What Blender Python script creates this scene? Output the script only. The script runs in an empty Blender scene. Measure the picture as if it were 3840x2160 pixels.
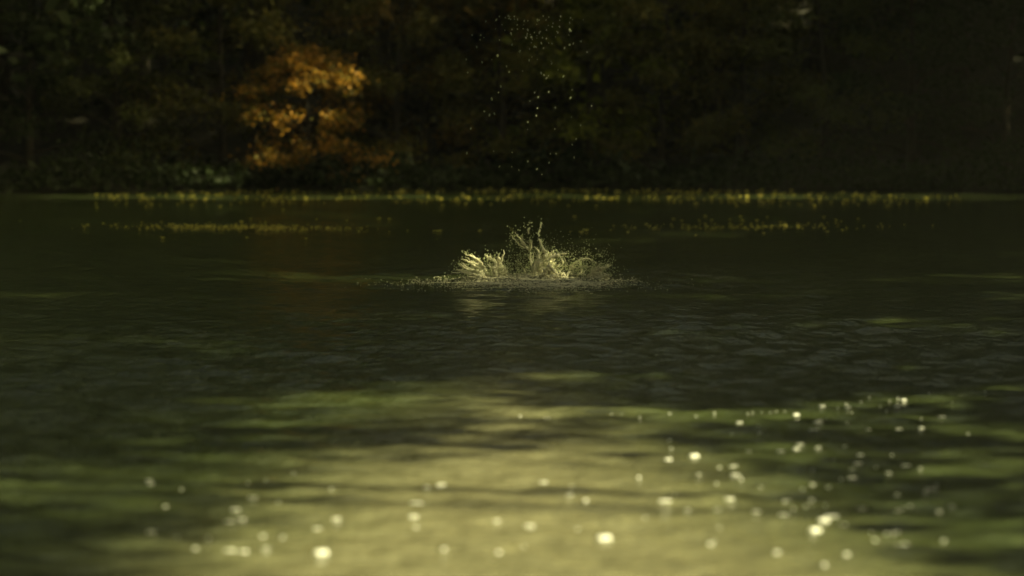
import bpy, math, random
import numpy as np
from mathutils import Vector, Matrix

# ------------------------------------------------------------------ camera, sky, sun, exposure
SC = bpy.context.scene
COL = SC.collection
CAM_H = 2.0
FPX = 10889.0                      # focal length in pixels of the 3840-wide photograph
HORIZON = 358.0
PITCH = math.atan((1080 - HORIZON) / FPX)
cam_d = bpy.data.cameras.new('camera')
cam = bpy.data.objects.new('camera', cam_d)
COL.objects.link(cam)
cam.location = (0, 0, CAM_H)
cam.rotation_euler = (math.pi / 2 - PITCH, 0, 0)
cam_d.sensor_width = 36.0
cam_d.lens = 36.0 * FPX / 3840.0
cam_d.clip_end = 3000
cam_d.dof.use_dof = True
cam_d.dof.focus_distance = 28.5
cam_d.dof.aperture_fstop = cam_d.lens / 1000.0 / 0.085
SC.camera = cam

SUN_EL, SUN_AZ = 36.0, 99.0         # azimuth in degrees to the right of straight ahead (+Y)
sel, saz = math.radians(SUN_EL), math.radians(SUN_AZ)
SUN_DIR = Vector((math.sin(saz) * math.cos(sel), math.cos(saz) * math.cos(sel), math.sin(sel)))
world = bpy.data.worlds.new('World')
SC.world = world
world.use_nodes = True
wn = world.node_tree
wn.nodes.clear()
w_out = wn.nodes.new('ShaderNodeOutputWorld')
w_bg = wn.nodes.new('ShaderNodeBackground')
w_sky = wn.nodes.new('ShaderNodeTexSky')
w_sky.sky_type = 'NISHITA'
w_sky.sun_disc = False
w_sky.sun_elevation = sel
w_sky.sun_rotation = saz
w_sky.air_density = 0.6
w_sky.dust_density = 8.0
w_sky.ozone_density = 0.0
w_bg.inputs['Strength'].default_value = 0.05
wn.links.new(w_sky.outputs[0], w_bg.inputs[0])
wn.links.new(w_bg.outputs[0], w_out.inputs[0])

sun_d = bpy.data.lights.new('sun', 'SUN')
sun_d.energy = 5.0
sun_d.angle = math.radians(0.8)
sun_d.color = (1.0, 0.93, 0.82)
sun = bpy.data.objects.new('sun', sun_d)
COL.objects.link(sun)
sun.location = SUN_DIR * 100
sun.rotation_euler = SUN_DIR.to_track_quat('Z', 'Y').to_euler()

vs = SC.view_settings
vs.view_transform = 'Standard'
vs.look = 'None'
vs.gamma = 1.0
vs.use_curve_mapping = False
vs.exposure = 1.85
try:
    vs.use_white_balance = True
    vs.white_balance_temperature = 12000
    vs.white_balance_tint = -19
except Exception:
    pass
SC.render.engine = 'CYCLES'
SC.cycles.max_bounces = 6
SC.cycles.diffuse_bounces = 3
SC.cycles.glossy_bounces = 3
SC.cycles.transmission_bounces = 4
SC.cycles.transparent_max_bounces = 4
SC.cycles.use_denoising = True

HAZE = 0.00045                     # haze density per metre
rng = np.random.default_rng(7)
random.seed(7)


# ------------------------------------------------------------------ helpers
def ray(px, py):
    """direction through a photograph pixel"""
    v = Vector(((px - 1920) / FPX, (1080 - py) / FPX, -1.0))
    return (cam.rotation_euler.to_matrix() @ v)


def at_dist(px, py, D):
    """point seen at that pixel, D metres ahead"""
    r = ray(px, py)
    return Vector((0, 0, CAM_H)) + r * (D / r.y)


def on_water(px, py):
    r = ray(px, py)
    return Vector((0, 0, CAM_H)) + r * (CAM_H / -r.z)


def mesh_np(name, verts, faces, smooth=False):
    """verts (n,3) array; faces list or (m,k) array"""
    me = bpy.data.meshes.new(name)
    verts = np.asarray(verts, dtype=np.float32)
    if isinstance(faces, np.ndarray):
        k = faces.shape[1]
        nf = faces.shape[0]
        me.vertices.add(len(verts))
        me.vertices.foreach_set('co', verts.ravel())
        me.loops.add(nf * k)
        me.loops.foreach_set('vertex_index', faces.astype(np.int32).ravel())
        me.polygons.add(nf)
        me.polygons.foreach_set('loop_start', np.arange(0, nf * k, k, dtype=np.int32))
        me.polygons.foreach_set('loop_total', np.full(nf, k, dtype=np.int32))
        me.update(calc_edges=True)
        me.validate()
    else:
        me.from_pydata([tuple(v) for v in verts], [], faces)
        me.update()
    if smooth:
        me.polygons.foreach_set('use_smooth', np.ones(len(me.polygons), dtype=bool))
    return me


def link(name, me, mat=None, parent=None, loc=(0, 0, 0), rotz=0.0):
    o = bpy.data.objects.new(name, me)
    COL.objects.link(o)
    o.location = loc
    o.rotation_euler = (0, 0, rotz)
    if parent is not None:
        o.parent = parent
    if mat is not None and me is not None:
        if len(me.materials) == 0:
            me.materials.append(mat)
        if me.materials[0] is not mat:
            o.material_slots[0].link = 'OBJECT'
            o.material_slots[0].material = mat
    return o


def tag(o, label=None, cat=None, group=None, kind=None):
    if label:
        o['label'] = label
    if cat:
        o['category'] = cat
    if group:
        o['group'] = group
    if kind:
        o['kind'] = kind
    return o


class MB:
    """collects pieces of one mesh"""
    def __init__(self):
        self.v, self.f = [], []

    def add(self, v, f):
        n = len(self.v)
        self.v.extend([tuple(p) for p in v])
        self.f.extend([tuple(i + n for i in q) for q in f])

    def tube(self, pts, rad, sides=6, wob=0.0):
        pts = [Vector(p) for p in pts]
        n = len(pts)
        V, F = [], []
        up = Vector((0.3, 0.9, 0.2)).normalized()
        for i, p in enumerate(pts):
            t = (pts[min(i + 1, n - 1)] - pts[max(i - 1, 0)]).normalized()
            a = t.cross(up)
            if a.length < 1e-3:
                a = t.cross(Vector((1, 0, 0)))
            a.normalize()
            b = t.cross(a)
            for k in range(sides):
                ang = 2 * math.pi * k / sides
                r = rad[i] * (1 + wob * random.uniform(-1, 1))
                V.append(p + (a * math.cos(ang) + b * math.sin(ang)) * r)
        for i in range(n - 1):
            for k in range(sides):
                k2 = (k + 1) % sides
                F.append((i * sides + k, i * sides + k2, (i + 1) * sides + k2, (i + 1) * sides + k))
        F.append(tuple(range(sides))[::-1])
        F.append(tuple((n - 1) * sides + k for k in range(sides)))
        self.add(V, F)

    def build(self, name, mat, parent=None, loc=(0, 0, 0), smooth=True):
        me = mesh_np(name, np.array(self.v), self.f, smooth)
        return link(name, me, mat, parent, loc)


def spline(pts, n):
    """Catmull-Rom through the points"""
    P = [Vector(p) for p in pts]
    P = [P[0] * 2 - P[1]] + P + [P[-1] * 2 - P[-2]]
    out = []
    segs = len(P) - 3
    for j in range(n):
        u = j / (n - 1) * segs
        i = min(int(u), segs - 1)
        t = u - i
        a, b, c, d = P[i:i + 4]
        out.append(0.5 * ((2 * b) + (c - a) * t + (2 * a - 5 * b + 4 * c - d) * t * t + (3 * b - a - 3 * c + d) * t ** 3))
    return out


# ------------------------------------------------------------------ materials
def new_mat(name):
    m = bpy.data.materials.new(name)
    m.use_nodes = True
    nt = m.node_tree
    for n in list(nt.nodes):
        nt.nodes.remove(n)
    out = nt.nodes.new('ShaderNodeOutputMaterial')
    return m, nt, out


def nd(nt, typ, **kw):
    n = nt.nodes.new(typ)
    for k, v in kw.items():
        setattr(n, k, v)
    return n


def ramp(nt, stops):
    r = nt.nodes.new('ShaderNodeValToRGB')
    el = r.color_ramp.elements
    while len(el) > 1:
        el.remove(el[-1])
    el[0].position = stops[0][0]
    el[0].color = (*stops[0][1], 1)
    for p, c in stops[1:]:
        e = el.new(p)
        e.color = (*c, 1)
    return r


def leaf_material(name, stops, noise_scale=0.6, transl=0.35, rnd=0.45):
    m, nt, out = new_mat(name)
    geo = nd(nt, 'ShaderNodeNewGeometry')
    tc = nd(nt, 'ShaderNodeTexCoord')
    noi = nd(nt, 'ShaderNodeTexNoise')
    noi.inputs['Scale'].default_value = noise_scale
    noi.inputs['Detail'].default_value = 2
    nt.links.new(tc.outputs['Object'], noi.inputs['Vector'])
    mix = nd(nt, 'ShaderNodeMix')
    mix.data_type = 'FLOAT'
    mix.inputs[0].default_value = rnd
    nt.links.new(noi.outputs['Fac'], mix.inputs[2])
    nt.links.new(geo.outputs['Random Per Island'], mix.inputs[3])
    rp = ramp(nt, stops)
    nt.links.new(mix.outputs[0], rp.inputs[0])
    pb = nd(nt, 'ShaderNodeBsdfPrincipled')
    pb.inputs['Roughness'].default_value = 0.55
    pb.inputs['Specular IOR Level'].default_value = 0.25
    tl = nd(nt, 'ShaderNodeBsdfTranslucent')
    nt.links.new(rp.outputs[0], pb.inputs['Base Color'])
    nt.links.new(rp.outputs[0], tl.inputs['Color'])
    ms = nd(nt, 'ShaderNodeMixShader')
    ms.inputs[0].default_value = transl
    nt.links.new(pb.outputs[0], ms.inputs[1])
    nt.links.new(tl.outputs[0], ms.inputs[2])
    nt.links.new(ms.outputs[0], out.inputs[0])
    return m


M_DARK = leaf_material('dark_evergreen_leaves', [(0.2, (.02, .032, .012)), (0.8, (.045, .065, .022))])  # evergreen tone kept near black to darken both ends of the bank
M_OLIVE = leaf_material('olive_leaves', [(0.2, (.07, .075, .022)), (0.55, (.12, .115, .03)), (0.85, (.22, .15, .035))])
M_GREEN = leaf_material('green_leaves', [(0.2, (.06, .075, .022)), (0.8, (.12, .13, .035))])
M_BROWN = leaf_material('russet_leaves', [(0.2, (.09, .08, .025)), (0.5, (.16, .11, .03)), (0.85, (.32, .17, .035))])
M_YELLOW = leaf_material('yellow_green_leaves', [(0.2, (.08, .1, .02)), (0.6, (.18, .2, .03)), (0.85, (.35, .34, .05))])
M_ORANGE = leaf_material('orange_leaves', [(0.3, (.09, .085, .022)), (0.45, (.16, .12, .025)), (0.58, (.42, .21, .04)), (0.75, (.7, .36, .09))], 1.5, 0.4, 0.35)


def bark_material():
    m, nt, out = new_mat('bark')
    tc = nd(nt, 'ShaderNodeTexCoord')
    mp = nd(nt, 'ShaderNodeMapping')
    mp.inputs['Scale'].default_value = (9, 9, 1.5)
    noi = nd(nt, 'ShaderNodeTexNoise')
    noi.inputs['Scale'].default_value = 2.0
    noi.inputs['Detail'].default_value = 6
    nt.links.new(tc.outputs['Object'], mp.inputs[0])
    nt.links.new(mp.outputs[0], noi.inputs['Vector'])
    rp = ramp(nt, [(0.3, (.018, .014, .01)), (0.7, (.07, .055, .04))])
    nt.links.new(noi.outputs['Fac'], rp.inputs[0])
    pb = nd(nt, 'ShaderNodeBsdfPrincipled')
    pb.inputs['Roughness'].default_value = 0.9
    bp = nd(nt, 'ShaderNodeBump')
    bp.inputs['Strength'].default_value = 0.8
    bp.inputs['Distance'].default_value = 0.03
    nt.links.new(noi.outputs['Fac'], bp.inputs['Height'])
    nt.links.new(bp.outputs[0], pb.inputs['Normal'])
    nt.links.new(rp.outputs[0], pb.inputs['Base Color'])
    nt.links.new(pb.outputs[0], out.inputs[0])
    return m


M_BARK = bark_material()


def ground_material():
    m, nt, out = new_mat('forest_floor')
    tc = nd(nt, 'ShaderNodeTexCoord')
    noi = nd(nt, 'ShaderNodeTexNoise')
    noi.inputs['Scale'].default_value = 1.7
    noi.inputs['Detail'].default_value = 8
    nt.links.new(tc.outputs['Object'], noi.inputs['Vector'])
    rp = ramp(nt, [(0.3, (.006, .006, .003)), (0.55, (.014, .012, .006)), (0.75, (.03, .022, .01))])
    nt.links.new(noi.outputs['Fac'], rp.inputs[0])
    pb = nd(nt, 'ShaderNodeBsdfPrincipled')
    pb.inputs['Roughness'].default_value = 0.95
    bp = nd(nt, 'ShaderNodeBump')
    bp.inputs['Strength'].default_value = 0.7
    bp.inputs['Distance'].default_value = 0.08
    nt.links.new(noi.outputs['Fac'], bp.inputs['Height'])
    nt.links.new(bp.outputs[0], pb.inputs['Normal'])
    nt.links.new(rp.outputs[0], pb.inputs['Base Color'])
    nt.links.new(pb.outputs[0], out.inputs[0])
    return m


M_GROUND = ground_material()


def water_material():
    m, nt, out = new_mat('lake_water')
    tc = nd(nt, 'ShaderNodeTexCoord')
    mp = nd(nt, 'ShaderNodeMapping')
    mp.inputs['Scale'].default_value = (1.0, 1.4, 1.0)
    nt.links.new(tc.outputs['Object'], mp.inputs[0])
    n1 = nd(nt, 'ShaderNodeTexNoise')
    n1.inputs['Scale'].default_value = 7.0
    n1.inputs['Detail'].default_value = 4
    n1.inputs['Roughness'].default_value = 0.55
    nt.links.new(mp.outputs[0], n1.inputs['Vector'])
    bp = nd(nt, 'ShaderNodeBump')
    bp.inputs['Strength'].default_value = 1.0
    bp.inputs['Distance'].default_value = 0.034
    nt.links.new(n1.outputs['Fac'], bp.inputs['Height'])
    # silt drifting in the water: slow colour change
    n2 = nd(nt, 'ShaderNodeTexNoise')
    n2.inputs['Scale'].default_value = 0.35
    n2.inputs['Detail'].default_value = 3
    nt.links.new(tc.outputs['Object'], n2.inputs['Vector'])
    # water's own colour near, darkened farther out and sideways: shade put into it
    shaded = ramp(nt, [(0.3, (.027, .038, .015)), (0.7, (.040, .051, .021))])  # darker copy of the water colour, used where shade is imitated
    murk = ramp(nt, [(0.3, (.118, .114, .071)), (0.7, (.138, .132, .082))])
    nt.links.new(n2.outputs['Fac'], shaded.inputs[0])
    nt.links.new(n2.outputs['Fac'], murk.inputs[0])
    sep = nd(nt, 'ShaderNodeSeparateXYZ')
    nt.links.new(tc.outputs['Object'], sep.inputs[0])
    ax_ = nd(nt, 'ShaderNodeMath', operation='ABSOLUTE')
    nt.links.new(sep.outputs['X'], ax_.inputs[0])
    bar = nd(nt, 'ShaderNodeMath', operation='MULTIPLY_ADD')      # dark tone closes in towards both sides
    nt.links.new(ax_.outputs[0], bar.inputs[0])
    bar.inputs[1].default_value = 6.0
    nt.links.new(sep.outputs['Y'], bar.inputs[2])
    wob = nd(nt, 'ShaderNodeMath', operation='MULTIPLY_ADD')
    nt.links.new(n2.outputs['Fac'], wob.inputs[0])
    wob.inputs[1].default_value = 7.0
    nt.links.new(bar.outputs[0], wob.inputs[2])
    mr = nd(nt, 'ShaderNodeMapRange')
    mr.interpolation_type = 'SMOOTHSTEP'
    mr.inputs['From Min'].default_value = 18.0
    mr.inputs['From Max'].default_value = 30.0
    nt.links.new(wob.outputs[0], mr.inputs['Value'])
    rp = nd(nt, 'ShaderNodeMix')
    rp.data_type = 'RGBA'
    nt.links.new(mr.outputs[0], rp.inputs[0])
    nt.links.new(murk.outputs[0], rp.inputs[6])
    nt.links.new(shaded.outputs[0], rp.inputs[7])
    pb = nd(nt, 'ShaderNodeBsdfPrincipled')
    pb.inputs['Roughness'].default_value = 0.07
    pb.inputs['IOR'].default_value = 1.333
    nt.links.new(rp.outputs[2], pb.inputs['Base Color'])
    nt.links.new(bp.outputs[0], pb.inputs['Normal'])
    nt.links.new(pb.outputs[0], out.inputs[0])
    return m


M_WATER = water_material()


def foam_material(name='aerated_water', col=(.8, .77, .6), transl=0.35):
    m, nt, out = new_mat(name)
    pb = nd(nt, 'ShaderNodeBsdfPrincipled')
    pb.inputs['Base Color'].default_value = (*col, 1)
    pb.inputs['Roughness'].default_value = 0.25
    pb.inputs['IOR'].default_value = 1.333
    tl = nd(nt, 'ShaderNodeBsdfTranslucent')
    tl.inputs['Color'].default_value = (*col, 1)
    ms = nd(nt, 'ShaderNodeMixShader')
    ms.inputs[0].default_value = transl
    nt.links.new(pb.outputs[0], ms.inputs[1])
    nt.links.new(tl.outputs[0], ms.inputs[2])
    nt.links.new(ms.outputs[0], out.inputs[0])
    return m


M_FOAM = foam_material()
M_GLINT = foam_material('glint_white', (.86, .88, .88), 0.2)  # white for the domes standing in for glints
M_DROP = foam_material('droplet_water', (.6, .64, .42), 0.5)
M_FLOATLEAF = leaf_material('floating_leaf', [(0.1, (.62, .55, .14)), (0.5, (.74, .64, .18)), (0.8, (.72, .52, .18)), (0.95, (.6, .3, .1))], 0.5, 0.3, 0.2)


# ------------------------------------------------------------------ lake outline, ground
def shore_far(x):
    return 62.6 - 0.022 * np.asarray(x) ** 2 * (np.abs(x) < 40) + 0.25 * np.sin(np.asarray(x) * 0.9 + 1) + 0.12 * np.sin(np.asarray(x) * 2.3)


def lake_sd(x, y):
    """positive = outside the lake, roughly metres"""
    half = 6.2 + 0.13 * y + 0.5 * np.sin(y * 0.35) + 0.3 * np.sin(y * 0.9 + 2)
    d1 = y - shore_far(x)
    d2 = np.abs(x) - half
    d3 = 4.2 + 0.4 * np.sin(x * 0.8) - y
    return np.maximum(np.maximum(d1, d2), d3)


def ground_h(x, y):
    d = lake_sd(x, y)
    h = np.where(d < 0, np.maximum(-1.6, d * 0.5), np.where(d < 0.5, d * 0.4, 0.2 + (d - 0.5) * 0.16 + 0.28 * np.maximum(d - 4, 0)))
    h = np.where(d > 30, 10.68 + (d - 30) * 0.06, h)
    h = np.minimum(h, 30)
    near = np.exp(-((x / 3.0) ** 2 + (y / 3.5) ** 2))
    h = h + (0.06 * np.sin(x * 1.7 + y) + 0.05 * np.sin(y * 2.1 - x * 0.6)) * np.clip(d, 0, 1)
    return np.minimum(h, 0.45 + 6 * (1 - near) * 10)


def graded(a, b, stops):
    """coordinates from a to b whose spacing is interpolated from stops [(pos, spacing)]"""
    out = [a]
    xs = [s[0] for s in stops]
    ys = [s[1] for s in stops]
    while out[-1] < b:
        out.append(out[-1] + float(np.interp(out[-1], xs, ys)))
    return np.array(out)


def grid_mesh(name, gx, gy, hf):
    X, Y = np.meshgrid(gx, gy)
    Z = hf(X, Y)
    V = np.stack([X.ravel(), Y.ravel(), Z.ravel()], 1)
    nx, ny = len(gx), len(gy)
    i = np.arange(nx - 1)[None, :] + (np.arange(ny - 1) * nx)[:, None]
    i = i.ravel()
    F = np.stack([i, i + 1, i + 1 + nx, i + nx], 1)
    return mesh_np(name, V, F, True)


gxs = graded(-600, 600, [(-600, 40), (-60, 6), (-22, 0.8), (22, 0.8), (60, 6), (600, 40)])
gys = graded(-300, 900, [(-300, 40), (-20, 4), (0, 0.8), (58, 0.8), (60, 0.25), (65, 0.25), (68, 0.8), (90, 3), (160, 10), (900, 40)])
ground = link('ground', grid_mesh('ground', gxs, gys, ground_h), M_GROUND)
tag(ground, 'dark leaf-littered earth bank around the lake', None, None, 'structure')

# ------------------------------------------------------------------ water
WAVES = []
wr = np.random.default_rng(21)
for i in range(70):
    lam = 0.15 * (3.6 ** wr.random())
    ang = math.radians(-90 + wr.normal() * 42)
    k = 2 * math.pi / lam
    WAVES.append((k * math.cos(ang), k * math.sin(ang), wr.random() * 6.283, lam, wr.random() + 0.5))
CHOP = []
for i in range(26):
    lam = 0.24 * (2.3 ** wr.random())
    ang = math.radians(-90 + wr.normal() * 24)
    k = 2 * math.pi / lam
    CHOP.append((k * math.cos(ang), k * math.sin(ang), wr.random() * 6.283, lam, wr.random() + 0.5))
SPL = at_dist(1985, 1050, 31.6)
SPX, SPY = SPL.x, SPL.y


def slope_zone(x, y):
    """rms ripple slope: wind patches"""
    s = np.interp(y, [8, 13, 17, 21, 26, 30, 45, 62], [0.13, 0.14, 0.14, 0.13, 0.11, 0.10, 0.09, 0.08])
    patch = 1 + 0.3 * np.sin(x * 0.55 + 0.3 * y) * np.sin(y * 0.31 - x * 0.12 + 1.3)
    return s * patch


def water_h(X, Y):
    dx = np.gradient(X[0])[None, :]
    dy = np.gradient(Y[:, 0])[:, None]
    H = np.zeros_like(X)
    tot = sum(w[4] ** 2 for w in WAVES)
    for kx, ky, ph, lam, wgt in WAVES:
        k = 2 * math.pi / lam
        att = np.clip(1.6 - 4.0 * np.maximum(dx, dy) / lam, 0, 1)
        H += att * (wgt / k) * np.sin(kx * X + ky * Y + ph)
    H *= math.sqrt(2.0 / tot)
    H *= slope_zone(X, Y)
    chop = np.zeros_like(X)                    # a gust crossing in front of the splash: longer, steeper ripples
    for kx, ky, ph, lam, wgt in CHOP:
        chop += wgt * lam / 6.283 * np.sin(kx * X + ky * Y + ph)
    chop *= math.sqrt(2.0 / sum(w[4] ** 2 for w in CHOP))
    H += chop * 0.15 * np.exp(-((Y - 22.5 - 0.35 * X) / 4.2) ** 2) * (1 + .5 * np.sin(X * .7 + Y * .5))
    r = np.hypot(X - SPX, (Y - SPY))
    ring = 0.014 * np.exp(-((r - 1.5) / 1.0) ** 2) * np.sin((r - 1.0) * 11 + 1.5 * np.sin(3 * np.arctan2(Y - SPY, X - SPX)) + 2 * np.sin(X * 5) * np.sin(Y * 4))
    swell = 0.05 * np.exp(-(r / 0.75) ** 2)
    Z = H + ring + swell
    global WZ
    WZ = (X[0], Y[:, 0], Z)
    return Z


def water_z(x, y):
    gx, gy, Z = WZ
    i = int(np.clip(np.searchsorted(gx, x) - 1, 0, len(gx) - 2))
    j = int(np.clip(np.searchsorted(gy, y) - 1, 0, len(gy) - 2))
    u, v = (x - gx[i]) / (gx[i + 1] - gx[i]), (y - gy[j]) / (gy[j + 1] - gy[j])
    return float((Z[j, i] * (1 - u) + Z[j, i + 1] * u) * (1 - v) + (Z[j + 1, i] * (1 - u) + Z[j + 1, i + 1] * u) * v)


wx = graded(-19, 19, [(-19, 0.3), (-8, 0.16), (-4.2, 0.045), (4.2, 0.045), (8, 0.16), (19, 0.3)])
wy = graded(2, 64, [(2, 0.12), (9, 0.05), (12, 0.035), (20, 0.045), (30, 0.07), (36, 0.1), (64, 0.16)])
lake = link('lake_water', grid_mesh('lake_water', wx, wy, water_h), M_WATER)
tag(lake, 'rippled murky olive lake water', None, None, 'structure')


# ------------------------------------------------------------------ trees
LEAFDATA = {}
WOODDATA = {}


def make_tree(seed, H, R, base, n_limbs, twigs, clumps, per, leaf, sig, prof, limb=.45, girth=1.0):
    """returns (trunk mesh, crown mesh). prof(t): relative limb length at height fraction t"""
    r = random.Random(seed)
    g = np.random.default_rng(seed)
    tb = MB()
    lean = Vector((r.uniform(-.05, .05) * H, r.uniform(-.05, .05) * H, 0))
    pts = []
    for i in range(9):
        t = i / 8
        pts.append(Vector((0, 0, -0.4)) + Vector((0, 0, (H * 0.97 + .4) * t)) + lean * t * t + Vector((r.uniform(-1, 1), r.uniform(-1, 1), 0)) * 0.012 * H * t)
    r0 = (0.016 * H + 0.03) * girth
    tb.tube(pts, [r0 * (1.25 if i == 0 else 1) * (1 - 0.93 * i / 8) + 0.01 for i in range(9)], 9, 0.06)
    cs = []
    for i in range(n_limbs):
        t = base + (0.98 - base) * ((i + r.random()) / n_limbs)
        u = t * 8
        j = min(int(u), 7)
        p0 = pts[j].lerp(pts[j + 1], u - j)
        az = i * 2.39996 + r.uniform(-.4, .4)
        L = R * prof(t) * r.uniform(.75, 1.15)
        el = math.radians(r.uniform(-5, 35) + 25 * t)
        d = Vector((math.cos(az) * math.cos(el), math.sin(az) * math.cos(el), math.sin(el)))
        droop = Vector((0, 0, -0.25 * L))
        lp = [p0 + d * (L * s) + droop * s * s + Vector((r.uniform(-1, 1), r.uniform(-1, 1), r.uniform(-1, 1))) * 0.04 * L * (s > 0) for s in (0, .3, .6, .85, 1)]
        rr = r0 * (1 - 0.85 * t) * limb
        tb.tube(lp, [rr, rr * .75, rr * .5, rr * .3, rr * .12 + .003], 5)
        for s in range(twigs):
            q = r.uniform(.35, .95)
            u2 = q * 4
            j2 = min(int(u2), 3)
            b0 = lp[j2].lerp(lp[j2 + 1], u2 - j2)
            dd = (d + Vector((r.uniform(-1, 1), r.uniform(-1, 1), r.uniform(-.6, .5))) * 0.9).normalized()
            tl = L * r.uniform(.2, .45)
            b1 = b0 + dd * tl * .5 + Vector((0, 0, -.02 * L))
            b2 = b0 + dd * tl + Vector((0, 0, -.08 * L))
            tb.tube([b0, b1, b2], [rr * .3, rr * .2, .004], 4)
            for c in range(clumps):
                f = (c + 1) / clumps
                cs.append(b0.lerp(b2, f) if f > .5 else b0.lerp(b1, f * 2))
        cs.append(lp[-1])
        cs.append(lp[-2])
    tops = [pts[-1], pts[-2]]
    C = np.array([tuple(c) for c in cs + tops])
    n = len(C) * per
    ctr = np.repeat(C, per, 0) + g.normal(size=(n, 3)) * np.array([sig, sig, sig * .6])
    # leaf: folded four-point blade
    ax = g.normal(size=(n, 3))
    ax[:, 2] = ax[:, 2] * .6 - .35
    ax /= np.linalg.norm(ax, axis=1, keepdims=True)
    nn = g.normal(size=(n, 3)) + np.array([0, 0, .7])
    sd = np.cross(ax, nn)
    sd /= np.linalg.norm(sd, axis=1, keepdims=True) + 1e-6
    nrm = np.cross(sd, ax)
    sz = leaf * g.uniform(.6, 1.3, size=(n, 1))
    a = ctr - ax * sz * .5
    b = ctr + sd * sz * .36 + nrm * sz * .10
    c = ctr + ax * sz * .5
    d = ctr - sd * sz * .36 + nrm * sz * .10
    V = np.stack([a, b, c, d], 1).reshape(-1, 3)
    i4 = np.arange(n) * 4
    F = np.concatenate([np.stack([i4, i4 + 1, i4 + 2], 1), np.stack([i4, i4 + 2, i4 + 3], 1)], 0)
    crown = mesh_np('crown', V, F)
    LEAFDATA[crown.name] = V.reshape(-1, 4, 3)
    trunk = mesh_np('trunk', np.array(tb.v), tb.f, True)
    WOODDATA[trunk.name] = (np.array(tb.v), tb.f)
    return trunk, crown


def round_prof(t):
    return max(0.12, math.sin(math.pi * min(1, max(0.02, (t * 0.9 + 0.12)))) ** 0.6)


def cone_prof(t):
    return max(0.08, 1.05 - t)


# added right-bank trees shade the lake; gaps cut along the sun place its patches
def sun_cut_weight(P):
    """0..1: how surely a leaf at P is removed to let the sun through to a chosen spot"""
    S = np.array(SUN_DIR)
    t = P[:, 2] / S[2]
    Q = P - S[None, :] * t[:, None]
    cx, cy, ry = SUN_CUT_WATER
    rx = 0.135 * np.maximum(Q[:, 1], 6)
    e = ((Q[:, 0] - cx) / rx) ** 2 + ((Q[:, 1] - cy) / ry) ** 2
    w = np.clip(1.12 - 0.2 * e ** 1.2, 0, 1) * (t > 6)       # patch edge fades: fewer leaves removed farther out
    for c, rad, amt, *far in SUN_CUT_POINTS:
        v = P - np.array(c)[None, :]
        a = v @ S
        d = v - a[:, None] * S[None, :]
        w = np.maximum(w, amt * np.exp(-(np.linalg.norm(d, axis=1) / rad) ** 4) * (a > (far[0] if far else 2.5)))
    return w


SUN_CUT_WATER = (0.15, 10.8, 5.3)
SUN_CUT_POINTS = [((-3.5, 61.6, 2.5), .8, .95), ((0.25, 31.6, 0.3), 1.1, .83), ((0.7, 31.6, 2.3), 1.0, .82),
              ((1.6, 63.4, 3.0), .6, .75), ((-2.2, 64.0, 3.4), .8, .65), ((3.6, 63.0, 2.4), 1.2, .5), ((-0.6, 63.2, 2.4), 1.2, .55)]
SUN_CUT_POINTS += [((x, y, 0), .45, .93) for x, y in ((.3, 18.2), (1.0, 18.2), (1.7, 18.3), (2.3, 18.8), (2.9, 19.2), (3.5, 19.8), (2.9, 17.2), (2.6, 15.6), (2.0, 13.5))]
SUN_CUT_POINTS += [((x, 57.5, 0), 1.9, .86) for x in (-7, -4, -1, 2, 5, 8)]
SUN_CUT_POINTS += [((x, 66.0, z), 2.6, .93, 9.0) for x, z in ((-4, 9), (-1, 8.5), (2, 8.5), (5, 9), (-2, 13), (2, 13), (6, 13))]
SUN_CUT_RNG = np.random.default_rng(4)


def thin(o, pair, scale, zs, rz):
    """cut the sun gaps out of this tree's crown and limbs"""
    c, s_ = math.cos(rz), math.sin(rz)
    R3 = np.array([[c, -s_, 0], [s_, c, 0], [0, 0, 1]])
    SZ = np.array([scale, scale, scale * zs])
    L0 = LEAFDATA[pair[1].name]
    w = sun_cut_weight((L0.mean(1) * SZ) @ R3.T + np.array(o.location))
    if w.max() < .2:
        return pair
    keep = SUN_CUT_RNG.random(len(L0)) > w
    L = L0[keep]
    i4 = np.arange(len(L)) * 4
    F = np.concatenate([np.stack([i4, i4 + 1, i4 + 2], 1), np.stack([i4, i4 + 2, i4 + 3], 1)], 0)
    crown = mesh_np('crown', L.reshape(-1, 3), F)
    tv, tf = WOODDATA[pair[0].name]
    fc = np.array([tv[list(f)].mean(0) for f in tf])
    wt = sun_cut_weight((fc * SZ) @ R3.T + np.array(o.location))
    wt[:8 * 9] = 0
    trunk = mesh_np('trunk', tv, [f for f, q in zip(tf, wt) if q < .5], True)
    trunk.materials.append(M_BARK)
    return trunk, crown


def plant(name, pair, mat, x, y, scale, rotz, label, cat, group=None, zs=1.0):
    z = float(ground_h(np.array([[x]]), np.array([[y]]))[0, 0])
    o = bpy.data.objects.new(name, None)
    COL.objects.link(o)
    o.empty_display_size = 0.3
    o.location = (x, y, z)
    o.rotation_euler = (0, 0, rotz)
    o.scale = (scale, scale, scale * zs)
    tag(o, label, cat, group)
    pair = thin(o, pair, scale, zs, rotz)
    link('trunk', pair[0], M_BARK, o)
    link('crown', pair[1], mat, o)
    return o


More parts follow.
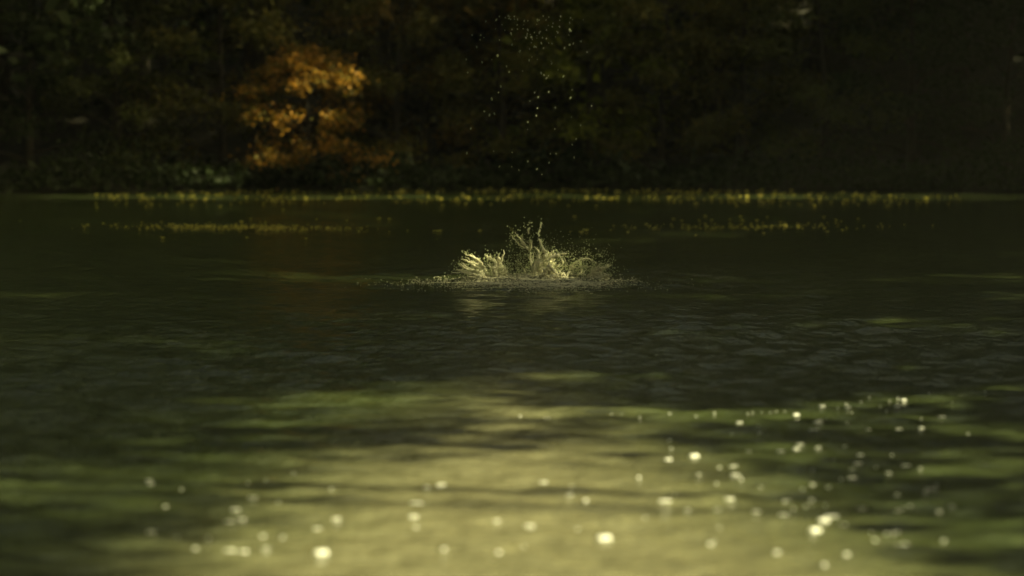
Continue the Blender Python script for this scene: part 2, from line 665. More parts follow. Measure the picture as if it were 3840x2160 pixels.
BIG = [make_tree(11, 19, 4.6, .12, 34, 3, 3, 26, .30, .55, round_prof),
       make_tree(12, 19, 4.2, .16, 34, 3, 3, 26, .30, .55, round_prof)]
CON = [make_tree(13, 27, 4.4, .05, 60, 3, 3, 18, .30, .45, cone_prof, .16, .42)]
POLE = make_tree(13, 27, 4.4, .05, 60, 3, 3, 23, .30, .45, cone_prof, .3, .2)
SMALL = [make_tree(31, 4.6, 1.9, .08, 26, 4, 3, 22, .105, .17, round_prof),
         make_tree(32, 4.2, 2.1, .06, 26, 4, 3, 22, .105, .18, round_prof),
         make_tree(33, 3.4, 1.7, .10, 24, 5, 3, 22, .10, .14, round_prof),
         make_tree(36, 2.9, 1.65, .07, 44, 5, 3, 10, .09, .12, round_prof, .3, .7)]

# tall trees behind the far shore
big_spots = [
    (-3.2, 68.5, 0, 1.15, M_YELLOW, 'tall yellowing tree behind the orange shrub on the far bank'),
    (0.8, 67.2, 1, 1.12, M_BROWN, 'tall russet-tinged tree rising right of the orange shrub'),
    (4.6, 68.0, 0, 1.15, M_YELLOW, 'tall yellow-green tree behind the spray on the far bank'),
    (7.6, 69.5, 1, 1.2, M_OLIVE, 'tall olive tree right of the spray on the far bank'),
    (-0.8, 74.0, 1, 1.15, M_DARK, 'shadowy tall tree far back in the wood behind the orange shrub'),
    (3.0, 75.5, 0, 1.1, M_DARK, 'shadowy tall tree far back in the wood behind the spray'),
    (6.6, 76.5, 1, 1.15, M_DARK, 'shadowy tall tree far back in the wood right of the spray'),
]
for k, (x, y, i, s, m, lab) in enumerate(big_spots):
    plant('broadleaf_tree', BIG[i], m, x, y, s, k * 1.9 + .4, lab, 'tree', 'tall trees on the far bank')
con_spots = [  # end ones raised to keep reflected sky off the sides
    (-6.0, 68.0, 1.2, 'tall dark conifer left of the orange shrub'),
    (-8.6, 66.5, 1.36, 'tall dark conifer near the left end of the far bank'),
    (-11.6, 65.5, 1.4, 'tall black-green conifer at the far left edge'),
    (-7.2, 74.0, 1.45, 'tall dark conifer in the second row at left'),
    (-14.5, 64.0, 1.3, 'tall dark conifer in the far left corner of the lake'),
    (5.4, 72.5, .75, 'dark conifer half hidden behind the olive shrubs at right of centre'),
    (8.6, 71.2, .8, 'dark conifer half hidden behind the green shrub at right'),
    (12.4, 72.0, 1.0, 'tall dark conifer in the second row near the right edge'),
    (1.2, 71.0, .65, 'dark conifer half hidden behind the yellow-green shrub'),
    (-4.6, 73.0, .8, 'dark conifer half hidden behind the olive shrubs at left'),
    (10.4, 68.0, 1.3, 'tall dark conifer at the right of the far bank'),
    (13.0, 66.0, 1.36, 'tall dark conifer near the far right edge'),
    (9.6, 75.0, 1.45, 'tall dark conifer in the second row at right'),
    (17.5, 66.5, 1.0, 'tall dark conifer beyond the far right corner of the lake'),
    (15.6, 64.0, 1.3, 'tall dark conifer in the far right corner of the lake'),
]
for k, (x, y, s, lab) in enumerate(con_spots):
    plant('conifer', CON[0], M_DARK, x, y, s, k * 2.3, lab, 'tree', 'conifers on the far bank')
# left bank: unseen trees added to keep that side of the water dark
for k, y in enumerate((4, 10, 16, 22, 29, 36, 43, 50, 57)):
    plant('conifer', CON[0], M_DARK, -(8.6 + 0.13 * y + (k % 2) * .8), y, 1.0 + .06 * (k % 3), k * 1.3 - 1,
          'added unseen conifer on the left bank, number %d from the far corner' % (9 - k), 'tree', 'added unseen conifers on the side banks')


for row in range(3):  # unseen right-bank rows added to block the sun over the lake
    for k in range(15):
        y = -14 + k * 5.4 + row * 1.8
        x = 9.4 + 0.13 * max(y, 0) + row * 4.2 + .7 * math.sin(k * 2.1 + row)
        sc = (.9, 1.05, 1.1)[row] + .05 * math.sin(k * 1.7)
        rz = k * 1.3 + row
        o = plant('conifer', POLE, M_DARK, x, y, sc, rz,
                  'added unseen shade conifer on the right bank, %s row, number %d counted from the near end' % (('front', 'middle', 'back')[row], k + 1), 'tree', 'added unseen conifers on the side banks')

for k, (x, y) in enumerate([(-7.5, -5), (-4.5, -8), (-1.2, -6.5), (2.0, -8.5), (5.2, -6)]):  # unseen trees added behind the viewer to cut sky light on the water
    plant('conifer', CON[0], M_DARK, x, y, .9 + .04 * k, k * 1.1, 'added unseen conifer on the near bank behind the viewer, number %d from the left' % (k + 1), 'tree', 'added unseen conifers on the near bank')

# low trees and shrubs leaning over the shore
shrubs = [
    # x, y, mesh, scale, material, label
    (-4.35, 62.6, 3, .98, M_ORANGE, 'rounded shrub with glowing orange autumn leaves over the far shore'),
    (-2.6, 64.6, 0, 1.05, M_OLIVE, 'olive shrub just behind and right of the orange shrub'),
    (-6.4, 64.2, 1, 1.05, M_OLIVE, 'olive-brown shrub just left of the orange shrub'),
    (-8.6, 63.4, 0, 1.0, M_GREEN, 'dim green shrub two places left of the orange shrub'),
    (-10.4, 62.6, 1, 1.05, M_DARK, 'black-green shrub at the left edge of the far shore'),
    (-2.0, 66.0, 1, 1.15, M_BROWN, 'russet shrub high right of the orange shrub'),
    (-0.2, 64.4, 0, .95, M_OLIVE, 'olive shrub left of the spray on the far shore'),
    (1.7, 64.9, 2, 1.15, M_YELLOW, 'yellow-green shrub directly behind the flying droplets'),
    (3.3, 64.2, 1, .95, M_OLIVE, 'olive shrub just right of the flying droplets'),
    (5.1, 64.5, 0, 1.0, M_OLIVE, 'olive shrub on the right half of the far shore'),
    (6.9, 64.0, 1, 1.0, M_GREEN, 'dim green shrub near the right of the far shore'),
    (8.7, 63.3, 0, 1.0, M_DARK, 'dark shrub second from the right edge of the far shore'),
    (10.6, 62.5, 1, 1.0, M_DARK, 'black-green shrub at the right edge of the far shore'),
]
for k, (x, y, i, s, m, lab) in enumerate(shrubs):
    plant('shrub', SMALL[i], m, x, y, s, k * 1.7 + .9, lab, 'shrub', 'shrubs along the far shore')


# ferns and trailing stems that cover the foot of the bank: too many to count
g = np.random.default_rng(55)
n = 9000
xs = g.uniform(-15, 15, n)
dd = np.abs(g.normal(0, .8, n))
ys = shore_far(xs) + dd - .25
zs_ = ground_h(xs, ys).clip(0.02) + np.abs(g.normal(0, .22, n)) * (1 + .5 * np.sin(xs * 1.3)) + .03
ctr = np.stack([xs, ys, zs_], 1)
ax = g.normal(size=(n, 3)) + np.array([0, -.5, -.2])
ax /= np.linalg.norm(ax, axis=1, keepdims=True)
sd = np.cross(ax, g.normal(size=(n, 3)) + np.array([0, 0, .6]))
sd /= np.linalg.norm(sd, axis=1, keepdims=True)
sz = g.uniform(.10, .26, (n, 1))
up = np.cross(sd, ax) * sz * .12
Vv = np.stack([ctr - ax * sz * .5, ctr + sd * sz * .25 + up, ctr + ax * sz * .5, ctr - sd * sz * .25 + up], 1).reshape(-1, 3)
i4 = np.arange(n) * 4
Ff = np.concatenate([np.stack([i4, i4 + 1, i4 + 2], 1), np.stack([i4, i4 + 2, i4 + 3], 1)], 0)
ug = link('undergrowth', mesh_np('undergrowth', Vv, Ff), M_DARK)
tag(ug, 'dark ferns and trailing stems along the foot of the far bank', 'undergrowth', None, 'stuff')

# ------------------------------------------------------------------ the splash
def zp(zx, zy, dd=0.0):
    """point of the splash from coordinates in the enlarged view (1450,780)+z/2.576"""
    return at_dist(1450 + zx / 2.576, 780 + zy / 2.576, 31.6 + dd)


splash = bpy.data.objects.new('splash', None)
COL.objects.link(splash)
splash.location = (SPX, SPY, 0)
tag(splash, 'pale splash with leaping jets and foam in the middle of the lake', 'splash')
bpy.context.view_layer.update()
SINV = Matrix.Translation((-SPX, -SPY, 0))

ico_v, ico_f = None, None


def ico():
    global ico_v, ico_f
    if ico_v is None:
        p = (1 + 5 ** .5) / 2
        V = [(-1, p, 0), (1, p, 0), (-1, -p, 0), (1, -p, 0), (0, -1, p), (0, 1, p), (0, -1, -p), (0, 1, -p), (p, 0, -1), (p, 0, 1), (-p, 0, -1), (-p, 0, 1)]
        ico_v = [Vector(v).normalized() for v in V]
        ico_f = [(0, 11, 5), (0, 5, 1), (0, 1, 7), (0, 7, 10), (0, 10, 11), (1, 5, 9), (5, 11, 4), (11, 10, 2), (10, 7, 6), (7, 1, 8), (3, 9, 4), (3, 4, 2), (3, 2, 6), (3, 6, 8), (3, 8, 9), (4, 9, 5), (2, 4, 11), (6, 2, 10), (8, 6, 7), (9, 8, 1)]
    return ico_v, ico_f


def blob(mb, p, r, stretch=None):
    V, F = ico()
    out = []
    for v in V:
        q = v * r * random.uniform(.8, 1.2)
        if stretch is not None:
            q = q + stretch * (v.dot(stretch.normalized()))
        out.append(Vector(p) + q)
    mb.add(out, F)


SPRAY = MB()


def jet(path, radii, n=22, depth=0.0, ddepth=0.0, spray=14, spread=0.03):
    spray = int(spray * 2.2)
    pts = [SINV @ zp(a, b, depth + ddepth * i / (len(path) - 1)) for i, (a, b) in enumerate(path)]
    sp = spline(pts, n)
    sp = [p + Vector((random.uniform(-1, 1), random.uniform(-1, 1), random.uniform(-1, 1))) * 0.006 for p in sp]
    rr = [float(np.interp(i / (n - 1), np.linspace(0, 1, len(radii)), radii)) * random.uniform(.7, 1.3) for i in range(n)]
    mb = MB()
    rmax = max(rr)
    mb.tube(sp, [q * .7 * random.uniform(.55, 1.35) for q in rr], 7, .45)
    tip = sp[-1] - sp[0]
    for k in range(5 if rmax > .018 else 3):          # torn strands around the core
        f0, f1 = random.uniform(0, .25), random.uniform(.55, 1.05)
        sw = Vector((random.gauss(0, 1), random.gauss(0, 1), random.gauss(0, .5))) * (.5 * rmax + .06 * tip.length)
        m = 9
        st = []
        for q in range(m):
            u = min(f0 + (f1 - f0) * q / (m - 1), .999) * (n - 1)
            a = int(u)
            base_p = sp[a].lerp(sp[min(a + 1, n - 1)], u - a)
            st.append(base_p + sw * (q / (m - 1)) ** 1.4 + Vector((random.gauss(0, 1), random.gauss(0, 1), random.gauss(0, 1))) * .004)
        rs = random.uniform(.22, .4) * rmax
        mb.tube(st, [max(.0015, rs * (1 - q / m) ** .8 * random.uniform(.4, 1.5)) for q in range(m)], 5, .25)
    for k in range(spray):
        i = random.randrange(1, n)
        off = Vector((random.gauss(0, 1), random.gauss(0, 1), random.gauss(0, 1) + .3)) * spread
        blob(SPRAY, sp[i] + off * random.uniform(.3, 1.5), random.uniform(.002, .0075))
    return mb.build('jet', M_FOAM, splash)


random.seed(5)
# left fan
jet([(965, 650), (920, 560), (850, 480), (760, 445)], [.035, .03, .018, .006], depth=.1, spray=26)
jet([(930, 655), (860, 610), (770, 590), (690, 545)], [.04, .03, .016, .005], depth=-.1, spray=26)
jet([(900, 660), (820, 640), (740, 610), (640, 600)], [.03, .025, .012, .004], depth=-.25, spray=20)
jet([(950, 650), (890, 560), (800, 520), (720, 490)], [.03, .02, .01, .004], depth=.2, spray=20)
jet([(940, 655), (880, 580), (815, 545)], [.045, .03, .01], depth=0, spray=12)
# left cone
jet([(1095, 665), (1085, 590), (1080, 510), (1074, 440)], [.085, .06, .025, .006], spray=20)
jet([(1050, 665), (1050, 590), (1060, 530)], [.05, .035, .015], depth=-.06, spray=8)
jet([(1165, 665), (1140, 600), (1110, 560)], [.045, .03, .015], depth=.06, spray=12)
jet([(1065, 530), (1010, 490), (945, 455)], [.022, .018, .006], depth=.05, spray=18)
jet([(1050, 520), (1000, 500), (960, 475)], [.012, .01, .004], depth=-.05, spray=12)
# main column
jet([(1500, 700), (1455, 610), (1500, 520), (1540, 460), (1512, 395)], [.11, .06, .045, .038, .02], n=20, spray=26)
jet([(1512, 400), (1488, 340), (1476, 290)], [.02, .012, .004], n=9, depth=.03, ddepth=.1, spray=14, spread=.02)
jet([(1474, 275), (1472, 235), (1478, 205)], [.004, .009, .003], n=7, depth=.1, ddepth=.05, spray=8, spread=.015)
jet([(1482, 190), (1488, 160), (1492, 145)], [.003, .006, .003], n=6, depth=.15, ddepth=.05, spray=8, spread=.02)
jet([(1420, 660), (1400, 540), (1384, 420)], [.014, .006, .004], n=10, depth=.1, ddepth=.1, spray=22, spread=.03)
jet([(1600, 680), (1560, 600), (1545, 520), (1530, 430)], [.07, .05, .03, .012], n=14, depth=.05, spray=20)
jet([(1430, 665), (1425, 560), (1440, 500)], [.02, .014, .006], depth=-.1, spray=10)
jet([(1480, 570), (1470, 480), (1500, 410)], [.02, .016, .008], depth=.08, spray=10)
jet([(1350, 640), (1400, 655), (1460, 640), (1500, 590)], [.012, .03, .04, .03], depth=-.1, spray=16)
# right arms
jet([(1530, 540), (1590, 480), (1660, 455), (1738, 435)], [.026, .018, .014, .012], depth=-.05, spray=20)
jet([(1555, 490), (1590, 440), (1615, 405)], [.016, .012, .006], depth=.1, spray=12)
jet([(1560, 600), (1600, 560), (1660, 570), (1700, 545), (1692, 480)], [.02, .012, .010, .012, .005], n=16, depth=.1, spray=20)
jet([(1640, 660), (1580, 520), (1560, 420)], [.02, .01, .004], depth=.2, spray=16)
# high fan on the left of the column
jet([(1380, 410), (1330, 360), (1290, 300), (1240, 240)], [.02, .014, .01, .004], depth=.25, spray=26, spread=.04)
jet([(1385, 405), (1390, 350), (1380, 300)], [.018, .014, .005], depth=.2, spray=16)
jet([(1330, 390), (1270, 340), (1200, 262)], [.008, .007, .004], depth=.3, spray=24, spread=.04)
jet([(1370, 250), (1365, 215), (1385, 190)], [.006, .010, .004], depth=.3, spray=14, spread=.04)
# right lace
jet([(1790, 660), (1775, 590), (1810, 540), (1870, 500), (1950, 490), (2020, 530)], [.012, .012, .014, .008, .008, .006], n=20, depth=.1, spray=36, spread=.04)
jet([(1870, 660), (1880, 590), (1860, 520)], [.012, .010, .006], depth=.2, spray=24, spread=.04)
jet([(1960, 665), (2000, 620), (2060, 585), (2135, 570)], [.03, .035, .022, .008], depth=0, spray=40, spread=.05)
jet([(2010, 640), (2060, 610), (2120, 560), (2150, 540)], [.02, .018, .012, .004], depth=.15, spray=36, spread=.05)
jet([(1780, 560), (1840, 580), (1920, 560), (2000, 575)], [.010, .008, .010, .006], n=14, depth=.05, spray=26, spread=.03)
jet([(2030, 680), (2110, 660), (2160, 640)], [.03, .02, .006], depth=-.1, spray=26, spread=.04)


# thin strands torn off all along the splash: too many to count
rs_ = random.Random(31)
ENV = ([700, 760, 850, 950, 1075, 1200, 1300, 1400, 1490, 1600, 1740, 1850, 2000, 2130, 2200], [30, 70, 150, 180, 190, 80, 170, 260, 330, 230, 200, 150, 150, 110, 30])
mb = MB()
for k in range(75):
    x0 = rs_.choice([rs_.gauss(900, 60), rs_.gauss(1090, 40), rs_.gauss(1510, 90), rs_.gauss(1560, 110), rs_.gauss(1700, 120), rs_.gauss(1980, 90)])
    hh = float(np.interp(x0, *ENV)) * rs_.uniform(.2, .85)
    lean = (x0 - 1480) * .0014 * hh * rs_.uniform(.2, 1.2) + rs_.gauss(0, .5) * hh
    dp = rs_.gauss(0, .22)
    y0 = 668 + rs_.uniform(-8, 20)
    p0 = SINV @ zp(x0, y0, dp)
    p1 = SINV @ zp(x0 + lean * rs_.uniform(.1, .7), y0 - hh * .6, dp + rs_.gauss(0, .05))
    p2 = SINV @ zp(x0 + lean, y0 - hh, dp + rs_.gauss(0, .1))
    st = [p + Vector((rs_.gauss(0, 1), 0, rs_.gauss(0, 1))) * .004 for p in spline([p0, p1, p2], 8)]
    w0 = rs_.uniform(.004, .012)
    random.seed(k)
    mb.tube(st, [max(.0015, w0 * (1 - q / 8) * rs_.uniform(.6, 1.4)) for q in range(8)], 5, .2)
    for q in range(12):
        blob(SPRAY, st[-1] + Vector((rs_.gauss(0, .05), rs_.gauss(0, .05), rs_.gauss(0, .05))), rs_.uniform(.002, .006))
ts = mb.build('thin_strands', M_FOAM, splash)
ts['kind'] = 'stuff'


def mound(cx, base_y, w, h, depth, seed):
    """heap of white water"""
    r = random.Random(seed)
    mb = MB()
    c = SINV @ zp(cx, base_y, depth)
    W, Hh = w / 2.576 / FPX * 31.6, h / 2.576 / FPX * 31.6
    n = 150
    for k in range(n):
        a = r.random() * 6.283
        q = r.random() ** .6
        p = Vector((c.x + math.cos(a) * q * W * .5, c.y + math.sin(a) * q * W * .5, -.01 + Hh * (1 - q) ** .8 * r.uniform(.5, 1)))
        blob(mb, p, r.uniform(.006, .022) * (1.3 - q * .7))
    mo = mb.build('foam_mound', M_FOAM, splash)
    mo['kind'] = 'stuff'
    return mo


mound(1560, 740, 260, 190, -.35, 1)
mound(1690, 730, 150, 90, -.2, 2)
mound(1095, 680, 220, 130, 0, 3)
mound(890, 680, 240, 70, -.1, 4)
mound(2040, 690, 240, 110, 0, 5)
mound(1330, 680, 360, 40, -.1, 6)

# floating foam around the splash: flat bubbly rafts, too many to count
mb = MB()
r = random.Random(9)
V, F = ico()
for k in range(9500):
    u = r.gauss(0, 1)
    if k < 2800:                              # thick foam where the water fell back
        cx, cy, s = 1560 + u * 330, 738 + r.gauss(0, 27), r.uniform(.003, .010)
    elif k < 6500:
        cx, cy, s = 1330 + u * 470, 722 + r.gauss(0, 28), r.uniform(.002, .007)
    else:                                     # thin flecks drifting off to both sides
        cx, cy, s = 1400 + u * 560, 742 + r.gauss(0, 17), r.uniform(.0015, .004)
    p = on_water(1450 + cx / 2.576, 780 + cy / 2.576)
    zz = water_z(p.x, p.y)
    p = SINV @ p
    e = r.uniform(1.2, 2.4)
    mb.add([(p.x + v.x * s * e, p.y + v.y * s * 1.5, zz + max(v.z, -.2) * s * .7 + .001) for v in V], F)
fo = mb.build('foam_raft', M_FOAM, splash)
fo['kind'] = 'stuff'
# fine spray hanging over the splash
mb = MB()
mb = SPRAY
for k in range(3200):
    cx = r.choice([900, 1080, 1350, 1500, 1650, 1980]) + r.gauss(0, 130)
    hgt = abs(r.gauss(0, 150)) if cx > 1150 else abs(r.gauss(0, 80))
    p = SINV @ zp(cx, 650 - hgt, r.gauss(0, .3))
    blob(mb, p, r.uniform(.0015, .0055))
fo = mb.build('fine_spray', M_DROP, splash)
fo['kind'] = 'stuff'

# ------------------------------------------------------------------ droplets flying above the splash
V, F = ico()
sub = MB()
random.seed(3)
for v in V:
    pass
drop_me = []
for k in range(3):
    mb = MB()
    st = Vector((random.uniform(-.2, .2), random.uniform(-.2, .2), .35 + .25 * k))
    blob(mb, (0, 0, 0), 1.0, st)
    me = mesh_np('water_droplet', np.array(mb.v), mb.f, True)
    me.materials.append(M_DROP)
    drop_me.append(me)
# positions in the enlarged view: (1600,40) + z/2.07
named = [(550, 350, 1.6), (430, 400, 1.1), (620, 432, 1), (640, 476, 1.1), (388, 282, 1.1), (655, 180, 1.2), (420, 190, 1), (663, 265, 1.1),
         (785, 150, 1), (812, 207, 1.4), (770, 210, 1), (875, 172, 1.1), (975, 125, 1), (1030, 124, 1.1), (1110, 152, 1.4), (1110, 265, 1.4),
         (1070, 290, 1.1), (835, 280, 1.1), (725, 312, 1), (907, 290, .8), (795, 385, .9), (888, 485, 1.5), (910, 500, 1), (930, 525, 1), (865, 672, 1.2),
         (1116, 678, 1.3), (505, 686, 1.3), (447, 782, 1.2), (487, 810, 1.3), (526, 800, 1.1), (785, 865, 1.2), (342, 915, 1), (312, 1105, 1),
         (785, 1170, 1.2), (855, 1230, 1), (950, 1180, .9), (1130, 1040, 1), (1160, 995, 1.1), (1145, 1140, .9), (1005, 1110, .9), (850, 815, 1),
         (575, 588, 1), (318, 480, 1), (307, 378, 1), (540, 72, 1), (640, 60, 1), (680, 45, .9), (860, 75, 1.2), (930, 150, .9), (1040, 45, .9),
         (1060, 512, 1), (1245, 322, .9), (1200, 238, .9), (970, 410, .9), (1280, 740, .9), (1195, 890, .9), (565, 1210, .8), (520, 1090, .8)]
rr_ = random.Random(17)
for k in range(70):
    named.append((rr_.gauss(800, 190), abs(rr_.gauss(0, 1)) * 170 + 40, rr_.uniform(.5, .9)))
for k in range(16):
    named.append((rr_.gauss(830, 160), rr_.uniform(500, 1300), rr_.uniform(.5, .9)))
for k, (zx, zy, s) in enumerate(named):
    p = at_dist(1600 + zx / 2.07, 40 + zy / 2.07, 31.6 + rr_.gauss(0, .5))
    o = bpy.data.objects.new('water_droplet', drop_me[k % 3])
    COL.objects.link(o)
    o.location = p
    q = .0088 * s
    o.scale = (q, q, q)
    o.rotation_euler = (rr_.uniform(-.5, .5), rr_.uniform(-.5, .5), rr_.random() * 6)
    tag(o, 'small pale water droplet flying in the air above the splash', 'droplet', 'droplets thrown up by the splash')


# ------------------------------------------------------------------ floating leaves
def leaf_mesh(seed):
    r = random.Random(seed)
    mb = MB()
    # cupped lobed blade: centre rib points and curled rim
    n = 10
    rim = []
    for i in range(n):
        a = 2 * math.pi * i / n
        rad = (1.0 if i % 2 == 0 else .62) * r.uniform(.85, 1.1)
        rim.append((math.cos(a) * rad * .5, math.sin(a) * rad * .42, .08 + .26 * rad * r.uniform(.4, 1)))
    mid = [(math.cos(2 * math.pi * i / n) * .25, math.sin(2 * math.pi * i / n) * .2, .05 + r.uniform(0, .05)) for i in range(n)]
    Vv = [(0, 0, 0)] + mid + rim
    Ff = []
    for i in range(n):
        j = (i + 1) % n
        Ff.append((0, 1 + i, 1 + j))
        Ff.append((1 + i, 1 + n + i, 1 + n + j, 1 + j))
    mb.add(Vv, Ff)
    mb.tube([(-.2, 0, .05), (-.45, .03, .1), (-.65, .0, .13)], [.02, .015, .012], 3)
    me = mesh_np('floating_leaf', np.array(mb.v), mb.f, True)
    me.materials.append(M_FLOATLEAF)
    return me


LEAF = [leaf_mesh(s) for s in range(5)]


def float_leaf(px, py, size, lab, grp, r):
    p = on_water(px, py)
    if lake_sd(np.array([p.x]), np.array([p.y]))[0] > -.25:
        p.y = float(shore_far(np.array([p.x]))[0]) - r.uniform(.3, 1.2)
    o = bpy.data.objects.new('floating_leaf', LEAF[r.randrange(5)])
    COL.objects.link(o)
    o.location = (p.x, p.y, water_z(p.x, p.y) + .003)
    o.scale = (size, size, size * r.uniform(.8, 1.2))
    o.rotation_euler = (r.uniform(-.2, .2), r.uniform(-.2, .2), r.random() * 6.28)
    tag(o, lab, 'leaf', grp)


r = random.Random(77)


def bow(px):
    """the far water's edge dips a little towards both sides"""
    return 16 * ((px - 1920) / 1600) ** 2


for k in range(105):
    px = r.uniform(620, 3300) if k % 3 else r.gauss(2350, 420)
    float_leaf(px, 709 + bow(px) + r.uniform(0, 16), r.uniform(.06, .12), 'yellow fallen leaf afloat in the line along the far shore', 'leaves along the far shore', r)
for k in range(110):
    px = 340 + 3150 * r.random() ** .75
    float_leaf(px, 735 + bow(px) * .8 + r.gauss(12, 11), r.uniform(.05, .10), 'yellow fallen leaf afloat in the strip just off the far shore', 'leaves just off the far shore', r)
for k in range(44):
    px = r.gauss(2900, 230)
    float_leaf(px, 845 + r.gauss(0, 17) - abs(px - 2900) * .01, r.uniform(.045, .08), 'yellow leaf afloat in the drift right of the splash', 'leaf drift right of the splash', r)
for k, (px, py) in enumerate([(940, 823), (905, 835), (1187, 824), (1300, 828), (1422, 823), (1460, 824), (925, 892), (1148, 897), (610, 895), (2155, 815), (2200, 867), (2355, 873), (1640, 870), (1650, 868), (1800, 868), (2180, 872)]):
    float_leaf(px, py, r.uniform(.055, .085), 'lone leaf afloat between the splash and the far shore', 'lone leaves on the open water', r)

# pale scum of tiny leaf bits left of the splash: too many to count
mb = MB()
for k in range(520):
    px = r.gauss(880, 230)
    py = 853 + r.gauss(0, 6) + (px - 880) * .012
    p = on_water(px, py)
    s = r.uniform(.012, .03)
    a = r.random() * 6.28
    c_, s_ = math.cos(a) * s, math.sin(a) * s
    mb.add([(p.x - c_, p.y - s_, .004), (p.x + s_ * .6, p.y - c_ * .6, s * .7), (p.x + c_, p.y + s_, .006), (p.x - s_ * .6, p.y + c_ * .6, s * .8)], [(0, 1, 2), (0, 2, 3)])
for k in range(160):
    px = r.gauss(2750, 260)
    py = 852 + r.gauss(0, 6) - (px - 2750) * .01
    p = on_water(px, py)
    s = r.uniform(.012, .026)
    mb.add([(p.x - s, p.y, .004), (p.x, p.y - s * .6, s * .7), (p.x + s, p.y, .006), (p.x, p.y + s * .6, s * .8)], [(0, 1, 2), (0, 2, 3)])
for k in range(330):
    px = r.uniform(350, 3600)
    py = (711 + bow(px) + r.uniform(0, 14)) if k % 2 else (735 + bow(px) * .8 + r.gauss(10, 12))
    p = on_water(px, py)
    if lake_sd(np.array([p.x]), np.array([p.y]))[0] > -.1:
        continue
    s = r.uniform(.015, .035)
    h_ = water_z(p.x, p.y)
    mb.add([(p.x - s, p.y, h_ + .004), (p.x, p.y - s * .6, h_ + s * .8), (p.x + s, p.y, h_ + .006), (p.x, p.y + s * .6, h_ + s * .9)], [(0, 1, 2), (0, 2, 3)])
fo = mb.build('leaf_scum', M_FLOATLEAF, smooth=False)
tag(fo, 'pale streaks of tiny leaf bits floating on the far water', 'scum', None, 'stuff')

# ------------------------------------------------------------------ white domes standing in for sun glints on the near water
def glint_mesh(seed, n):
    rq = random.Random(seed)
    mb = MB()
    for k in range(n):
        q = rq.uniform(.55, 1.0)
        ox, oy = (0, 0) if k == 0 else (rq.uniform(-1.4, 1.4), rq.uniform(-.8, .8))
        rows = 4
        Vv, Ff = [], []
        for i in range(rows):
            el = math.pi / 2 * i / rows
            for j in range(9):
                a = 2 * math.pi * j / 9
                Vv.append((ox + math.cos(a) * math.cos(el) * q, oy + math.sin(a) * math.cos(el) * q, math.sin(el) * q * .9 - .05))
        Vv.append((ox, oy, q * .9 - .05))
        for i in range(rows - 1):
            for j in range(9):
                j2 = (j + 1) % 9
                Ff.append((i * 9 + j, i * 9 + j2, (i + 1) * 9 + j2, (i + 1) * 9 + j))
        for j in range(9):
            Ff.append(((rows - 1) * 9 + j, (rows - 1) * 9 + (j + 1) % 9, rows * 9))
        mb.add(Vv, Ff)
    me = mesh_np('glint', np.array(mb.v), mb.f, True)
    me.materials.append(M_GLINT)
    return me


GLINT = [glint_mesh(1, 1), glint_mesh(2, 2), glint_mesh(3, 3)]
# enlarged view (1920,1100) + z*0.7453
z = .7453
line_glints = [(40, 614, 1), (165, 630, 1), (185, 628, 1), (500, 614, .8), (550, 606, .6), (642, 622, 1), (793, 616, 1), (925, 618, 1), (1017, 604, 1), (1185, 606, .8),
        (1210, 604, .9), (1255, 595, .8), (1300, 606, .8), (1330, 592, .9), (1372, 588, .8), (1435, 614, 1.3), (1565, 575, 1.3), (1638, 582, .9), (1680, 555, 1.1),
        (1695, 582, 1.2), (1710, 605, .9), (1755, 550, 1.1), (1748, 572, 1), (1797, 528, .9), (1853, 572, .8), (1885, 588, .9), (1900, 542, .8), (1940, 537, 1.1),
        (1975, 540, 1.2), (1945, 580, 1.3), (2098, 500, .9), (2155, 510, .9), (2190, 510, .9), (2262, 512, 1), (2270, 548, .8), (2380, 500, 1), (2215, 560, .7),
        (1552, 650, 1.2), (1105, 708, 1.1), (1240, 684, .8), (800, 782, 1.1), (793, 836, 1.2), (925, 822, 1.7), (2060, 630, .8), (2295, 700, .8)]
for k, (zx, zy, s) in enumerate(line_glints):
    p = on_water(1920 + zx * z, 1100 + zy * z)
    hgt = 0.0
    o = bpy.data.objects.new('glint', GLINT[0 if s < 1.2 else 1])
    COL.objects.link(o)
    o.location = (p.x, p.y, water_z(p.x, p.y))
    o.scale = (.011 * s,) * 3
    tag(o, 'small pale bubble in the line drifting across the near water', 'glint', 'glints in the line on the near water')
fore = [(2195, 1873, 2.2, 0), (2275, 2023, 2.6, 1), (1868, 2070, 2.1, 0), (1663, 2058, 2.0, 0), (1215, 2080, 2.4, 1), (910, 1945, 1.9, 0), (3068, 1990, 2.8, 2), (3095, 1955, 2.2, 1), (2395, 1797, 1.9, 0), (3090, 2112, 2.2, 0),
        (2605, 1712, 1.6, 0), (2780, 1805, 1.4, 0), (2165, 1990, 1.4, 0), (2975, 1912, 1.4, 0), (680, 1830, 1.3, 0), (930, 1810, 1.2, 0), (1100, 1778, 1.1, 0), (2990, 1680, 1.5, 1), (3260, 1610, 1.3, 1), (3460, 1605, 1.6, 2), (3345, 1700, 1.3, 0), (3230, 1705, 1.4, 1), (3285, 1745, 1.4, 0)]
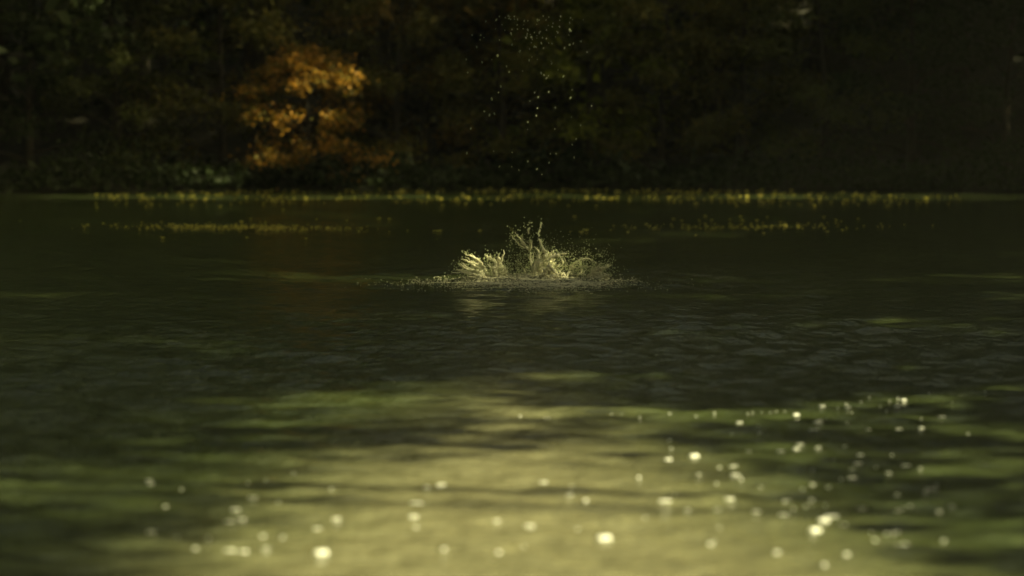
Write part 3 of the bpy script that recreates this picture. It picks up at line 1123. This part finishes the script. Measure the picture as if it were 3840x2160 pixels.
BIGLAB = {(2195, 1873): 'round white bubble right of centre, above the wide white one', (2275, 2023): 'wide pure white bubble low in the foreground right of centre',
          (1868, 2070): 'round white bubble at the bottom centre, right one of a pair', (1663, 2058): 'round white bubble at the bottom centre, left one of a pair',
          (1215, 2080): 'long bright bubble at the bottom left', (910, 1945): 'single white bubble left in the foreground', (3068, 1990): 'largest bright bubble cluster at the lower right',
          (3095, 1955): 'bright bubble pair just above the largest cluster at lower right', (2395, 1797): 'bluish white bubble right of centre, with a faint trail', (2605, 1712): 'pale bubble at the right end of a short trail',
          (3090, 2112): 'white bubble cut by the bottom edge at lower right'}
rq = random.Random(12)
for (ax0, ax1, ay0, ay1, nn_) in [(2500, 3600, 1560, 2080, 75), (560, 1080, 1760, 2090, 20), (1100, 2500, 1750, 2090, 16)]:
    for k in range(nn_):
        fore.append((rq.uniform(ax0, ax1), rq.uniform(ay0, ay1), rq.uniform(.45, 1.0), rq.choice([0, 1, 2])))
for k, (px, py, s, i) in enumerate(fore):
    p = on_water(px, py)
    o = bpy.data.objects.new('glint', GLINT[i])
    COL.objects.link(o)
    o.location = (p.x, p.y, water_z(p.x, p.y))
    o.scale = (.0085 * s * (rq.uniform(1.2, 3.0) if k >= 23 else 1.0), .0085 * s, .0085 * s)
    tag(o, BIGLAB.get((px, py), 'faint small bubble scattered over the foreground water'), 'glint', 'glints in the foreground')

# ------------------------------------------------------------------ thin autumn haze over the lake
hz_m, hz_nt, hz_out = new_mat('haze')
pv = nd(hz_nt, 'ShaderNodeVolumePrincipled')
pv.inputs['Color'].default_value = (.9, .93, .85, 1)
pv.inputs['Density'].default_value = HAZE
hz_nt.links.new(pv.outputs[0], hz_out.inputs['Volume'])
X0, X1, Y0, Y1, Z0, Z1 = -620, 660, -320, 960, -3, 48
hv = [(X0, Y0, Z0), (X1, Y0, Z0), (X1, Y1, Z0), (X0, Y1, Z0), (X0, Y0, Z1), (X1, Y0, Z1), (X1, Y1, Z1), (X0, Y1, Z1)]
hf = [(0, 3, 2, 1), (4, 5, 6, 7), (0, 1, 5, 4), (1, 2, 6, 5), (2, 3, 7, 6), (3, 0, 4, 7)]
haze = link('haze', mesh_np('haze', np.array(hv, dtype=float), hf), hz_m)
tag(haze, 'thin pale haze hanging over the lake', 'haze', None, 'stuff')
